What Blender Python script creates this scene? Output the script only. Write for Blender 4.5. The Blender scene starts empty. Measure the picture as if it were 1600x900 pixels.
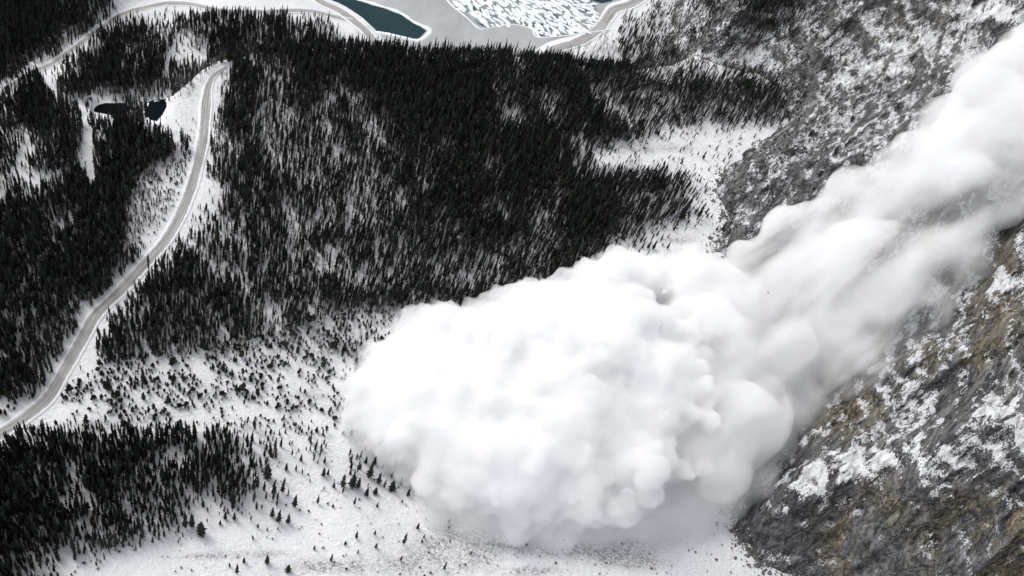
import bpy, bmesh, math, random
import numpy as np
from mathutils import Matrix, Vector

random.seed(7)
rng = np.random.default_rng(7)
R = math.radians
C = bpy.context.scene.collection

# ------------------------------------------------------------------ camera, sky, sun, exposure
CAM_H = 600.0
F = 1555.0                                  # focal length in pixels of a 1600 px wide frame
down = np.array([320 - 800, 450 - 1700, -F], float); down /= np.linalg.norm(down)
zc = -down
yc = np.array([0, 0, -1.0]) - np.dot([0, 0, -1.0], zc) * zc; yc /= np.linalg.norm(yc)
xc = np.cross(yc, zc)
WM = np.array([xc, yc, zc])                 # camera space -> world
cam_data = bpy.data.cameras.new('camera'); cam = bpy.data.objects.new('camera', cam_data); C.objects.link(cam)
cam_data.sensor_width = 36.0; cam_data.lens = F / 1600 * 36; cam_data.clip_end = 60000; cam_data.clip_start = 1
M4 = Matrix([list(WM[i]) + [0] for i in range(3)] + [[0, 0, 0, 1]])
cam.matrix_world = Matrix.Translation((0, 0, CAM_H)) @ M4
S = bpy.context.scene
S.camera = cam
SUN_EL, SUN_AZ = R(46), R(-70)              # azimuth measured from +Y towards +X
w = bpy.data.worlds.new('World'); S.world = w; w.use_nodes = True
nt = w.node_tree; nt.nodes.clear()
sky = nt.nodes.new('ShaderNodeTexSky'); sky.sky_type = 'NISHITA'; sky.sun_disc = False
sky.sun_elevation = SUN_EL; sky.sun_rotation = SUN_AZ; sky.air_density = 1.0; sky.dust_density = 4.0; sky.altitude = 1500
hs = nt.nodes.new('ShaderNodeHueSaturation'); hs.inputs['Saturation'].default_value = 0.22
bg = nt.nodes.new('ShaderNodeBackground'); bg.inputs['Strength'].default_value = 0.15
wo = nt.nodes.new('ShaderNodeOutputWorld')
nt.links.new(sky.outputs[0], hs.inputs['Color']); nt.links.new(hs.outputs[0], bg.inputs[0]); nt.links.new(bg.outputs[0], wo.inputs[0])
sl = bpy.data.lights.new('sun', 'SUN'); sl.energy = 1.15; sl.angle = R(28); sl.color = (1, 0.97, 0.93)
so = bpy.data.objects.new('sun', sl); C.objects.link(so)
sd_ = Vector((math.sin(SUN_AZ) * math.cos(SUN_EL), math.cos(SUN_AZ) * math.cos(SUN_EL), math.sin(SUN_EL)))
so.rotation_euler = sd_.to_track_quat('Z', 'Y').to_euler()
S.view_settings.view_transform = 'Standard'; S.view_settings.look = 'None'
S.view_settings.exposure = 0.67; S.view_settings.gamma = 1.0; S.view_settings.use_curve_mapping = False
cy = S.cycles
cy.max_bounces = 12; cy.diffuse_bounces = 5; cy.glossy_bounces = 2; cy.volume_bounces = 8; cy.transparent_max_bounces = 8
cy.volume_step_rate = 1.0; cy.volume_max_steps = 256
cy.use_denoising = True; cy.caustics_reflective = False; cy.caustics_refractive = False

# ------------------------------------------------------------------ small maths helpers
def smooth(a, b, x):
    t = np.clip((x - a) / (b - a), 0, 1); return t * t * (3 - 2 * t)

def _hash(ix, iy, iz, seed):
    h = (ix.astype(np.int64) * 374761393 + iy.astype(np.int64) * 668265263 + iz.astype(np.int64) * 2147483647 + seed * 1274126177) & 0xFFFFFFFF
    h = ((h ^ (h >> 13)) * 1274126177) & 0xFFFFFFFF
    h = ((h ^ (h >> 16)) * 2246822519) & 0xFFFFFFFF
    return ((h ^ (h >> 15)) & 0xFFFFFF) / float(0xFFFFFF)

def vnoise(x, y, seed=0):
    x = np.asarray(x, float); y = np.asarray(y, float)
    ix = np.floor(x); iy = np.floor(y); fx = x - ix; fy = y - iy
    ux = fx ** 3 * (fx * (fx * 6 - 15) + 10); uy = fy ** 3 * (fy * (fy * 6 - 15) + 10)
    z = np.zeros_like(ix)
    def g(a, b):
        an = _hash(ix + a, iy + b, z, seed) * 2 * np.pi
        return np.cos(an) * (fx - a) + np.sin(an) * (fy - b)
    n0 = g(0, 0) * (1 - ux) + g(1, 0) * ux; n1 = g(0, 1) * (1 - ux) + g(1, 1) * ux
    return (n0 * (1 - uy) + n1 * uy) * 1.5            # about -1..1

def fbm(x, y, o=4, seed=0, gain=0.5):
    s = 0; a = 1.0; t = 0
    for i in range(o):
        s = s + a * vnoise(x * 2 ** i + 17.3 * i, y * 2 ** i - 9.1 * i, seed + i); t += a; a *= gain
    return s / t

def ridged(x, y, o=4, seed=0, gain=0.5):
    s = 0; a = 1.0; t = 0
    for i in range(o):
        s = s + a * (1 - np.abs(vnoise(x * 2 ** i + 5.3 * i, y * 2 ** i + 3.7 * i, seed + i)) * 2); t += a; a *= gain
    return s / t

def ray(px, py):
    v = np.stack([np.asarray(px, float) - 800, 450 - np.asarray(py, float), np.full(np.shape(px), -F)], -1)
    v /= np.linalg.norm(v, axis=-1, keepdims=True)
    return v @ WM.T

def flat(px, py, z=0.0):
    d = ray(px, py); t = (z - CAM_H) / d[..., 2]
    return d[..., 0] * t, d[..., 1] * t

def project(x, y, z):
    p = np.stack([x, y, z - CAM_H], -1) @ WM
    return 800 + F * p[..., 0] / -p[..., 2], 450 - F * p[..., 1] / -p[..., 2], -p[..., 2]

def pline(x, y, pts, side=True):
    """distance to polyline, sign (+ to the right of travel), arclength"""
    x = np.asarray(x, float); y = np.asarray(y, float)
    best = np.full(x.shape, 1e18); sgn = np.ones(x.shape); arc = np.zeros(x.shape); L = 0
    for (ax, ay), (bx, by) in zip(pts[:-1], pts[1:]):
        dx, dy = bx - ax, by - ay; l2 = dx * dx + dy * dy; l = math.sqrt(l2)
        t = np.clip(((x - ax) * dx + (y - ay) * dy) / l2, 0, 1)
        qx, qy = x - (ax + t * dx), y - (ay + t * dy)
        d2 = qx * qx + qy * qy; m = d2 < best - 1e-9
        best = np.where(m, d2, best); sgn = np.where(m, np.sign((x - ax) * dy - (y - ay) * dx), sgn); arc = np.where(m, L + t * l, arc)
        L += l
    return np.sqrt(best), sgn, arc

def smooth_pts(pts, n=6):
    pts = [np.array(p, float) for p in pts]; P = [2 * pts[0] - pts[1]] + pts + [2 * pts[-1] - pts[-2]]; out = []
    for i in range(1, len(P) - 2):
        for k in range(n):
            t = k / n
            out.append(0.5 * (2 * P[i] + (P[i + 1] - P[i - 1]) * t + (2 * P[i - 1] - 5 * P[i] + 4 * P[i + 1] - P[i + 2]) * t * t + (3 * P[i] - P[i - 1] - 3 * P[i + 1] + P[i + 2]) * t ** 3))
    out.append(pts[-1]); return out

def inside(x, y, poly):
    c = np.zeros(np.shape(x), bool); n = len(poly)
    for i in range(n):
        (ax, ay), (bx, by) = poly[i], poly[(i + 1) % n]
        if ay == by: continue
        m = ((ay > y) != (by > y)) & (x < (bx - ax) * (y - ay) / (by - ay) + ax)
        c ^= m
    return c

# ------------------------------------------------------------------ terrain
LOW = -50.0
edge_px = [(-900, 420), (-300, 350), (0, 285), (120, 235), (200, 212), (236, 190), (262, 162), (330, 110), (350, 100), (400, 86), (480, 80), (560, 77), (640, 84), (700, 88), (780, 86), (860, 98), (930, 108), (1000, 112), (1060, 104), (1130, 70), (1180, 20), (1190, -60), (1190, -160)]
edge_w = [tuple(flat(a, b)) for a, b in edge_px]
lake_px = [(470, -90), (497, -8), (506, 5), (545, 22), (572, 46), (590, 66), (612, 74), (660, 80), (740, 84), (830, 86), (852, 84), (885, 70), (935, 56), (952, 30), (962, 15), (992, 4), (1015, -8), (1000, -90)]
lake_w = [tuple(flat(a, b, LOW)) for a, b in lake_px]
ponds_px = [[(143, 172), (150, 164), (162, 162), (175, 163), (190, 162), (198, 166), (200, 173), (192, 179), (180, 178), (170, 182), (155, 182)],
            [(226, 176), (231, 162), (240, 158), (258, 156), (262, 165), (256, 178), (244, 192), (232, 186)]]

def lowmask(x, y):
    d, s, _ = pline(x, y, edge_w)
    px, py, _ = project(x, y, np.zeros(np.shape(x)))
    W = 38 + 190 * smooth(240, 60, px)
    return smooth(0, 1, -d * s / W)          # travelling left->right, the far side is on the left

ROADS = []          # filled below: (world pts, half width)
def base_h(x, y):
    m = lowmask(x, y)
    n = fbm(x / 90, y / 90, 3, 3) * 3.0 + fbm(x / 14, y / 14, 2, 8) * 0.45
    n += (fbm(x / 120, y / 150, 2, 21) * 16) * m * smooth(500, 200, project(x, y, np.full(np.shape(x), LOW))[0]) 
    return LOW * m + n

pond_w = []
def H(x, y):
    x = np.asarray(x, float); y = np.asarray(y, float)
    h = base_h(x, y)
    d, s, _ = pline(x, y, lake_w + [lake_w[0]])
    ins = inside(x, y, lake_w)
    sdl = np.where(ins, -d, d)
    h = np.where(sdl < 60, h * smooth(0, 60, sdl) + (LOW + 0.8) * (1 - smooth(0, 60, sdl)), h)
    h = h - 3.0 * smooth(2, -8, sdl)
    for (pts, poly, lev) in pond_w:
        d, s, _ = pline(x, y, poly + [poly[0]]); sdp = np.where(inside(x, y, poly), -d, d)
        k = 1 - smooth(0, 7, sdp)
        h = h * (1 - k) + (lev + 0.6) * k - 2.5 * smooth(1, -4, sdp)
    for (pts, hw, zs) in ROADS:
        bb = np.array(pts); mk = (x > bb[:, 0].min() - 40) & (x < bb[:, 0].max() + 40) & (y > bb[:, 1].min() - 40) & (y < bb[:, 1].max() + 40)
        if not mk.any(): continue
        xs, ys = (x[mk], y[mk]) if x.ndim else (x, y)
        d, s, a = pline(xs, ys, pts)
        zr = np.interp(a, zs[0], zs[1]); k = 1 - smooth(hw + 1, hw + 16, d)
        hh = h[mk] if x.ndim else h
        hh = hh * (1 - k) + (zr - 0.35) * k
        if x.ndim: h = h.copy(); h[mk] = hh
        else: h = hh
    return h

# mountain: signed distance to its foot line
foot_px = [(1420, 1120), (1330, 985), (1262, 905), (1225, 893), (1180, 872), (1152, 835), (1146, 800), (1158, 762), (1200, 715), (1235, 640), (1240, 560), (1190, 470), (1115, 405), (1122, 375), (1140, 340), (1118, 300), (1135, 268), (1185, 222), (1215, 200), (1232, 150), (1190, 122), (1110, 107), (1052, 92), (1030, 45), (1022, 0), (1030, -80), (1120, -160)]
foot_w = [tuple(flat(a, b, 0.0 if b > 130 else (LOW * (1 - b / 130.0) if b > 0 else LOW))) for a, b in foot_px]
near_y = foot_w[6][1]

def mountain0(x, y):
    d, s, _ = pline(x, y, foot_w)
    s = d * s                               # travelling away from the camera, the mountain is on the right
    s = s + fbm(x / 16, y / 16, 3, 41) * 6
    wx = fbm(x / 60, y / 60, 3, 40) * 10
    s2 = s + wx * smooth(-5, 60, s)
    far = smooth(420, 1000, y)
    k = 0.95 - 0.33 * far
    top = s2.clip(-60, None)
    h = np.where(top < 0, top * 2.0, k * top * (1 - 0.18 * smooth(150, 900, top)))
    return h, s, far

SPURS = []
def frame_axes(d):
    d = np.array(d, float); d /= np.linalg.norm(d); a = np.cross(d, [0, 0, 1.0]); a /= np.linalg.norm(a); return d, a, np.cross(d, a)
STREAK = (1, 0, 0); SX, SY = 1.0, 0.0
def M(x, y, detail=True):
    h, s, far = mountain0(x, y)
    inn = smooth(-4, 40, s)
    for pts, wd, amp in SPURS:
        d, sg, a = pline(x, y, pts)
        h = h + amp * np.exp(-(d / wd) ** 2) * smooth(0, 50, s)
    z0 = H0G(x, y)
    # ribs that run down the fall line
    u = -x * SY + y * SX; v = x * SX + y * SY
    rib = ridged(u / 75, v / 210, 4, 60, 0.55)
    h = h + inn * (rib * 27) * (1 - 0.35 * far)
    rib2 = ridged(u / 17 + v / 60, v / 46, 3, 77, 0.6)
    h = h + inn * rib2 * 4.6
    # broken ledges
    st = 15.0 + 5 * far
    hw = h + fbm(x / 34, y / 34, 4, 90) * 13
    t = hw / st; fr = t - np.floor(t); sh = np.where(fr < 0.55, fr * 0.42, 0.231 + (fr - 0.55) * 1.7089)
    h = h + inn * (sh - fr) * st * (0.85 - 0.3 * far)
    if detail:
        h = h + inn * (fbm(x / 5.5, y / 5.5, 3, 120, 0.7) * 3.0 + ridged(u / 6, v / 13, 2, 130) * 1.6)
    return h + np.where(s > -3, 0, 0) + (z0) 

def H0G(x, y):
    return LOW * lowmask(x, y)

def T(x, y):
    return np.maximum(H(x, y), M(x, y, False))

def hit(px, py, fn=T, n=420, t1=2600.0):
    """march the rays onto the terrain"""
    px = np.atleast_1d(np.asarray(px, float)); py = np.atleast_1d(np.asarray(py, float))
    d = ray(px, py); t = np.full(px.shape, 120.0); lo = t.copy(); done = np.zeros(px.shape, bool)
    step = (t1 - 120) / n
    for i in range(n):
        act = ~done
        if not act.any(): break
        tt = t[act] + step
        z = fn(d[act, 0] * tt, d[act, 1] * tt)
        b = CAM_H + d[act, 2] * tt < z
        idx = np.where(act)[0]
        lo[idx] = t[idx]; t[idx] = tt; done[idx[b]] = True
    hi = t.copy()
    for i in range(10):
        m = 0.5 * (lo + hi); z = fn(d[:, 0] * m, d[:, 1] * m); b = CAM_H + d[:, 2] * m < z
        hi = np.where(b, m, hi); lo = np.where(b, lo, m)
    return d[:, 0] * hi, d[:, 1] * hi, CAM_H + d[:, 2] * hi, hi

# spur crest that carries the snow shelf, and a smaller one above it
def m0fn(x, y): return np.maximum(0, mountain0(x, y)[0])
_h = hit([1400, 1470, 1300, 1370], [760, 690, 190, 130], m0fn); _p = np.stack(_h[:3], -1)
_a = _p[1] - _p[0]; _b = _p[3] - _p[2]; STREAK = _a / np.linalg.norm(_a) + _b / np.linalg.norm(_b); STREAK /= np.linalg.norm(STREAK)
_n = math.hypot(STREAK[0], STREAK[1]); SX, SY = STREAK[0] / _n, STREAK[1] / _n
for pl, wd, amp in (([(1165, 775), (1250, 742), (1340, 728), (1450, 715), (1560, 690), (1720, 640)], 26, 22),
                    ([(1300, 620), (1400, 600), (1500, 560), (1640, 500)], 20, 12),
                    ([(1320, 900), (1400, 812), (1520, 778), (1640, 765)], 16, 16), ([(1440, 915), (1530, 850), (1640, 810)], 14, 14), ([(1215, 850), (1300, 815), (1370, 800)], 12, 9)):
    hx, hy, hz, _ = hit([a for a, b in pl], [b for a, b in pl], m0fn)
    SPURS.append((list(zip(hx, hy)), wd, amp))

for poly in ponds_px:
    cx, cy_ = np.mean([a for a, b in poly]), np.mean([b for a, b in poly])
    x, y, z, _ = hit([cx], [cy_], H)
    lev = float(z[0]) - 1.0
    pond_w.append((poly, [tuple(flat(a, b, lev)) for a, b in poly], lev))

def road(pxs, hw, low=False):
    P = smooth_pts(pxs, 5)
    if low: x, y = flat(np.array([p[0] for p in P]), np.array([p[1] for p in P]), LOW)
    else: x, y, z, _ = hit([p[0] for p in P], [p[1] for p in P], H)
    L = np.concatenate([[0], np.cumsum(np.hypot(np.diff(x), np.diff(y)))])
    n = max(4, int(L[-1] / 5)); l = np.linspace(0, L[-1], n)
    x = np.interp(l, L, x); y = np.interp(l, L, y)
    z = H(x, y)
    k = np.ones(9) / 9
    for _ in range(3): z = np.convolve(np.pad(z, 4, 'edge'), k, 'valid')
    pts = list(zip(x, y))
    return (pts, hw, (l, z))
new = [road([(-60, 718), (0, 678), (45, 648), (78, 618), (103, 575), (128, 532), (150, 492), (185, 458), (215, 425), (252, 385), (275, 350), (295, 305), (308, 262), (318, 215), (322, 170), (325, 140), (332, 121), (345, 110), (354, 104)], 4.3),
       road([(-60, 170), (0, 144), (50, 114), (110, 79), (165, 42), (188, 24), (225, 11), (262, 5)], 2.8),
       road([(258, 6), (290, 8), (320, 11), (360, 16), (410, 19), (480, 17), (520, 25), (550, 33)], 3.3),
       road([(480, -14), (502, 4), (530, 17), (556, 36), (574, 52), (588, 72), (600, 90), (606, 105)], 5.0, True),
       road([(800, 118), (835, 100), (868, 78), (905, 65), (935, 46), (952, 24), (962, 14), (985, 7), (1010, -10)], 6.5, True)]
for r_ in new: ROADS.append(r_)

# ------------------------------------------------------------------ mesh helpers
def new_mesh(name, v, f, mats=None, smooth_=False):
    v = np.asarray(v, float); me = bpy.data.meshes.new(name)
    if isinstance(f, np.ndarray):
        k = f.shape[1]; me.vertices.add(len(v)); me.vertices.foreach_set('co', v.ravel())
        me.loops.add(f.size); me.loops.foreach_set('vertex_index', f.ravel().astype(np.int32))
        me.polygons.add(len(f)); me.polygons.foreach_set('loop_start', np.arange(0, f.size, k, dtype=np.int32))
        me.update(calc_edges=True); me.validate()
    else:
        me.from_pydata([tuple(p) for p in v], [], f)
    for m in (mats or []): me.materials.append(m)
    if smooth_: me.polygons.foreach_set('use_smooth', [True] * len(me.polygons))
    me.update(); return me

def ob(name, me, parent=None, **props):
    o = bpy.data.objects.new(name, me); C.objects.link(o)
    if parent: o.parent = parent
    for k, v in props.items(): o[k] = v
    return o

def grid_faces(nu, nv, mask=None):
    i = np.arange(nu * nv).reshape(nu, nv)
    f = np.stack([i[:-1, :-1], i[1:, :-1], i[1:, 1:], i[:-1, 1:]], -1).reshape(-1, 4)
    if mask is not None: f = f[mask.ravel()[f].any(1)]
    return f

def attr(me, name, a):
    at = me.attributes.new(name, 'FLOAT', 'POINT'); at.data.foreach_set('value', np.asarray(a, np.float32).ravel())

# ------------------------------------------------------------------ materials
class NT:
    def __init__(self, name):
        self.m = bpy.data.materials.new(name); self.m.use_nodes = True; self.t = self.m.node_tree; self.t.nodes.clear()
        self.out = self.t.nodes.new('ShaderNodeOutputMaterial')
    def n(self, typ, **kw):
        nd = self.t.nodes.new(typ)
        for k, v in kw.items():
            if k.startswith('i_'):
                key = k[2:]; key = int(key) if key.isdigit() else key.replace('_', ' '); sock = nd.inputs[key]
                if hasattr(v, 'is_output') or isinstance(v, bpy.types.NodeSocket): self.t.links.new(v, sock)
                else: sock.default_value = v
            else: setattr(nd, k, v)
        return nd
    def math(self, op, a, b=None, clamp=False):
        nd = self.n('ShaderNodeMath', operation=op, use_clamp=clamp)
        for i, v in enumerate((a, b)):
            if v is None: continue
            if isinstance(v, (int, float)): nd.inputs[i].default_value = v
            else: self.t.links.new(v, nd.inputs[i])
        return nd.outputs[0]
    def noise(self, vec, scale, detail=4, rough=0.5, dist=0.0):
        nd = self.n('ShaderNodeTexNoise'); self.t.links.new(vec, nd.inputs['Vector'])
        nd.inputs['Scale'].default_value = scale; nd.inputs['Detail'].default_value = detail; nd.inputs['Roughness'].default_value = rough; nd.inputs['Distortion'].default_value = dist
        return nd.outputs['Fac']
    def ramp(self, fac, stops):
        nd = self.n('ShaderNodeValToRGB'); cr = nd.color_ramp
        while len(cr.elements) < len(stops): cr.elements.new(0.5)
        for e, (p, c) in zip(cr.elements, stops): e.position = p; e.color = (c if isinstance(c, tuple) else (c, c, c)) + (1,)
        self.t.links.new(fac, nd.inputs[0]); return nd.outputs[0]
    def mix(self, fac, a, b, mode='MIX'):
        nd = self.n('ShaderNodeMix', data_type='RGBA', blend_type=mode)
        for i, v in ((0, fac), (6, a), (7, b)):
            if isinstance(v, (int, float)): nd.inputs[i].default_value = v
            elif isinstance(v, tuple): nd.inputs[i].default_value = v + (1,)
            else: self.t.links.new(v, nd.inputs[i])
        return nd.outputs[2]
    def pos(self, scale=(1, 1, 1)):
        g = self.n('ShaderNodeNewGeometry'); mp = self.n('ShaderNodeMapping'); mp.inputs['Scale'].default_value = scale
        self.t.links.new(g.outputs['Position'], mp.inputs['Vector']); return mp.outputs[0]
    def along(self, d, k_, off=0.0):
        """position with the axis d squeezed by k_, so patterns run along d"""
        g = self.n('ShaderNodeNewGeometry'); cx = self.n('ShaderNodeCombineXYZ')
        for i, ax in enumerate(frame_axes(d)):
            v = self.n('ShaderNodeVectorMath', operation='DOT_PRODUCT'); self.t.links.new(g.outputs['Position'], v.inputs[0]); v.inputs[1].default_value = tuple(ax * (k_ if i == 0 else 1))
            self.t.links.new(v.outputs['Value'], cx.inputs[i])
        return cx.outputs[0]
    def attr(self, name):
        return self.n('ShaderNodeAttribute', attribute_name=name).outputs['Fac']
    def bsdf(self, col, rough=0.9, bump=None, spec=0.2, strength=0.5, dist=1.0):
        b = self.n('ShaderNodeBsdfPrincipled')
        if isinstance(col, tuple): b.inputs['Base Color'].default_value = col + (1,)
        else: self.t.links.new(col, b.inputs['Base Color'])
        if isinstance(rough, (int, float)): b.inputs['Roughness'].default_value = rough
        else: self.t.links.new(rough, b.inputs['Roughness'])
        b.inputs['Specular IOR Level'].default_value = spec
        if bump is not None:
            bp = self.n('ShaderNodeBump'); bp.inputs['Strength'].default_value = strength; bp.inputs['Distance'].default_value = dist
            self.t.links.new(bump, bp.inputs['Height']); self.t.links.new(bp.outputs[0], b.inputs['Normal'])
        self.t.links.new(b.outputs[0], self.out.inputs['Surface']); return self.m

def mat_snow():
    k = NT('snow'); p = k.pos(); a = k.noise(p, 0.02, 6, 0.6); b = k.noise(k.pos((1, 1.6, 1)), 0.35, 5, 0.65)
    col = k.ramp(a, [(0.3, (0.74, 0.75, 0.77)), (0.65, (0.87, 0.87, 0.88))])
    # thin dead grass showing through
    g = k.math('MULTIPLY', k.attr('grass'), k.math('MULTIPLY', k.ramp(k.noise(k.pos((1, 1.3, 1)), 0.5, 6, 0.75, 0.8), [(0.43, 0.0), (0.56, 0.95)]), k.ramp(k.noise(p, 0.045, 4, 0.6), [(0.36, 0.45), (0.54, 1.0)])))
    col = k.mix(g, col, (0.27, 0.262, 0.25))
    d = k.ramp(k.noise(p, 1.1, 3, 0.6), [(0.68, 0.0), (0.73, 0.55)])
    col = k.mix(k.math('MULTIPLY', d, k.attr('open')), col, (0.15, 0.14, 0.12))
    return k.bsdf(col, 0.75, k.math('ADD', b, k.noise(p, 0.07, 4, 0.6)), 0.15, 0.8, 2.6)

def mat_rock():
    k = NT('rock_and_snow')
    g = k.n('ShaderNodeNewGeometry'); sep = k.n('ShaderNodeSeparateXYZ'); k.t.links.new(g.outputs['Normal'], sep.inputs[0])
    nz = sep.outputs['Z']
    st = k.along(STREAK, 0.28)                     # features drawn out down the fall line
    n1 = k.noise(st, 0.14, 8, 0.72, 0.15); n2 = k.noise(st, 0.035, 6, 0.65, 0.2); n3 = k.noise(st, 0.6, 6, 0.75, 0.0); n4 = k.noise(k.pos(), 0.012, 4, 0.55); n5 = k.noise(k.along(STREAK, .5), 1.2, 3, 0.7)
    def crack_shade(scale, w, vec):
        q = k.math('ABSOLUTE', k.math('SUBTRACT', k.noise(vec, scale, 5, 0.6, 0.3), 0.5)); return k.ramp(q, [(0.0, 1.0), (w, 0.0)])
    c1 = crack_shade(0.045, 0.02, k.along(STREAK, 0.35)); c2 = crack_shade(0.16, 0.035, k.along(STREAK, 0.25))
    grey = k.ramp(n1, [(0.36, (0.045, 0.046, 0.05)), (0.5, (0.15, 0.151, 0.155)), (0.64, (0.3, 0.3, 0.302))])
    fib = k.noise(k.along(STREAK, 0.12), 0.32, 6, 0.72, 0.2)
    brown = k.ramp(fib, [(0.34, (0.06, 0.048, 0.036)), (0.5, (0.23, 0.19, 0.13)), (0.66, (0.42, 0.365, 0.265))])
    bm = k.math('MULTIPLY', k.attr('brown'), k.ramp(n2, [(0.42, 0.0), (0.48, 1.0)]))
    col = k.mix(bm, grey, brown)
    col = k.mix(k.ramp(n3, [(0.38, 0.8), (0.5, 0.0)]), col, (0.03, 0.029, 0.028))  # dark rock varnish by noise, doubling as crevice shade put into the colour
    col = k.mix(k.ramp(n5, [(0.55, 0.0), (0.75, 0.6)]), col, (0.34, 0.33, 0.32))
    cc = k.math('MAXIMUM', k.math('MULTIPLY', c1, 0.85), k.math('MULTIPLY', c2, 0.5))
    col = k.mix(cc, col, (0.02, 0.02, 0.02))  # shade of the crevices painted into the rock colour along the cracks
    e = k.math('ADD', k.math('ADD', k.math('MULTIPLY', nz, 1.4), -0.31), k.math('MULTIPLY', k.math('SUBTRACT', n1, 0.5), 0.9))
    e = k.math('ADD', e, k.math('MULTIPLY', k.math('SUBTRACT', n3, 0.5), 1.6))
    e = k.math('ADD', e, k.math('MULTIPLY', k.math('SUBTRACT', n5, 0.5), 1.9))
    e = k.math('ADD', e, k.math('MULTIPLY', k.math('SUBTRACT', n4, 0.5), 0.8))
    e = k.math('SUBTRACT', e, k.math('MULTIPLY', cc, 0.12))
    e = k.math('ADD', e, k.attr('snowy'))
    sf = k.ramp(e, [(0.6, 0.0), (0.67, 0.28), (0.72, 0.45), (0.76, 1.0)])
    col = k.mix(sf, col, (0.84, 0.85, 0.87))
    hgt = k.math('SUBTRACT', k.math('ADD', k.math('MULTIPLY', n1, 1.0), k.math('MULTIPLY', n3, 0.5)), k.math('MULTIPLY', cc, 0.3))
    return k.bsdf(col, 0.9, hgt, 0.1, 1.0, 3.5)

def mat_road():
    k = NT('packed_snow_road'); u = k.attr('across'); l = k.attr('along')
    cx = k.n('ShaderNodeCombineXYZ'); k.t.links.new(k.math('MULTIPLY', u, 7.0), cx.inputs[0]); k.t.links.new(k.math('MULTIPLY', l, 0.02), cx.inputs[1])
    r = k.noise(cx.outputs[0], 1.0, 4, 0.6, 0.2)
    col = k.ramp(r, [(0.36, (0.2, 0.193, 0.182)), (0.5, (0.38, 0.37, 0.355)), (0.66, (0.62, 0.61, 0.595))])
    au = k.math('ABSOLUTE', u)
    rut = k.ramp(au, [(0.12, 0.0), (0.22, 0.75), (0.34, 0.1), (0.48, 0.6), (0.58, 0.0)])
    rn = k.noise(k.pos(), 0.06, 5, 0.7)
    col = k.mix(k.math('MULTIPLY', rut, k.ramp(rn, [(0.35, 0.1), (0.6, 0.9)])), col, (0.22, 0.21, 0.195))
    cr = k.ramp(k.math('ADD', au, k.math('MULTIPLY', k.math('SUBTRACT', k.noise(k.pos(), 0.25, 5, 0.7), 0.5), 0.7)), [(0.72, 0.0), (0.9, 1.0)])
    return k.bsdf(k.mix(cr, col, (0.78, 0.78, 0.79)), 0.85, k.noise(k.pos(), 0.5, 4, 0.6), 0.15, 0.5, 0.8)

def mat_ice():
    k = NT('lake_ice'); p = k.pos((1, 0.5, 1)); a = k.noise(p, 0.006, 5, 0.6); b = k.noise(p, 0.05, 4, 0.6)
    col = k.mix(k.ramp(b, [(0.4, 0.0), (0.7, 0.3)]), k.ramp(a, [(0.35, (0.31, 0.325, 0.33)), (0.65, (0.42, 0.425, 0.43))]), (0.6, 0.61, 0.62))
    return k.bsdf(col, 0.5, b, 0.3, 0.1)

def mat_simple(name, c0, c1, scale, rough=0.9, spec=0.2, bump=0.3):
    k = NT(name); n = k.noise(k.pos(), scale, 4, 0.6)
    return k.bsdf(k.ramp(n, [(0.35, c0), (0.65, c1)]), rough, n, spec, bump)

def mat_tree():
    k = NT('spruce_needles'); oi = k.n('ShaderNodeObjectInfo')
    n = k.noise(k.pos(), 0.7, 3, 0.6)
    col = k.mix(k.ramp(n, [(0.35, 0.0), (0.65, 1.0)]), (0.016, 0.02, 0.016), (0.046, 0.054, 0.041))
    h = k.n('ShaderNodeHueSaturation'); k.t.links.new(col, h.inputs['Color'])
    k.t.links.new(k.math('ADD', k.math('MULTIPLY', oi.outputs['Random'], 0.9), 0.55), h.inputs['Value'])
    return k.bsdf(h.outputs[0], 0.9, None, 0.08)

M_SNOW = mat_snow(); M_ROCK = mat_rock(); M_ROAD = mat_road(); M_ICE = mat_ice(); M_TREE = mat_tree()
M_TRUNK = mat_simple('spruce_bark', (0.04, 0.033, 0.028), (0.1, 0.085, 0.07), 2.0)
M_TWIG = mat_simple('bare_twigs', (0.13, 0.12, 0.115), (0.27, 0.25, 0.24), 0.5)
M_SHRUB = mat_simple('shrub_twigs', (0.025, 0.03, 0.024), (0.075, 0.075, 0.06), 0.8)
M_WATER = mat_simple('dark_lake_water', (0.008, 0.03, 0.034), (0.013, 0.04, 0.045), 0.01, 0.3, 0.12, 0.02)
M_POND = mat_simple('dark_pond_water', (0.001, 0.003, 0.005), (0.003, 0.007, 0.010), 0.02, 0.4, 0.02, 0.02)
M_FLOE = mat_simple('snow_covered_floe', (0.72, 0.75, 0.77), (0.84, 0.86, 0.87), 0.1)

# ------------------------------------------------------------------ ground
nth = 860; a = np.linspace(-1, 1, nth)
th = R(0) + np.sign(a) * (np.abs(a) * 0.30 + np.abs(a) ** 5 * 0.70) * np.pi + R(8)
rr = np.concatenate([np.linspace(0, 150, 14)[:-1], 150 * np.exp(np.linspace(0, math.log(2600 / 150), 560)), 2600 * np.exp(np.linspace(0.06, math.log(14), 30))])
TT, RR = np.meshgrid(th, rr, indexing='ij')
GX, GY = np.sin(TT) * RR, np.cos(TT) * RR
GZ = H(GX.ravel(), GY.ravel()).reshape(GX.shape)
me = new_mesh('snow_ground', np.stack([GX, GY, GZ], -1).reshape(-1, 3), grid_faces(nth, len(rr)), [M_SNOW], True)
gpx, gpy, _ = project(GX.ravel(), GY.ravel(), GZ.ravel())
def blob(px, py, cx, cy_, rx, ry): return np.exp(-(((px - cx) / rx) ** 2 + ((py - cy_) / ry) ** 2) ** 1.5)
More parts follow.
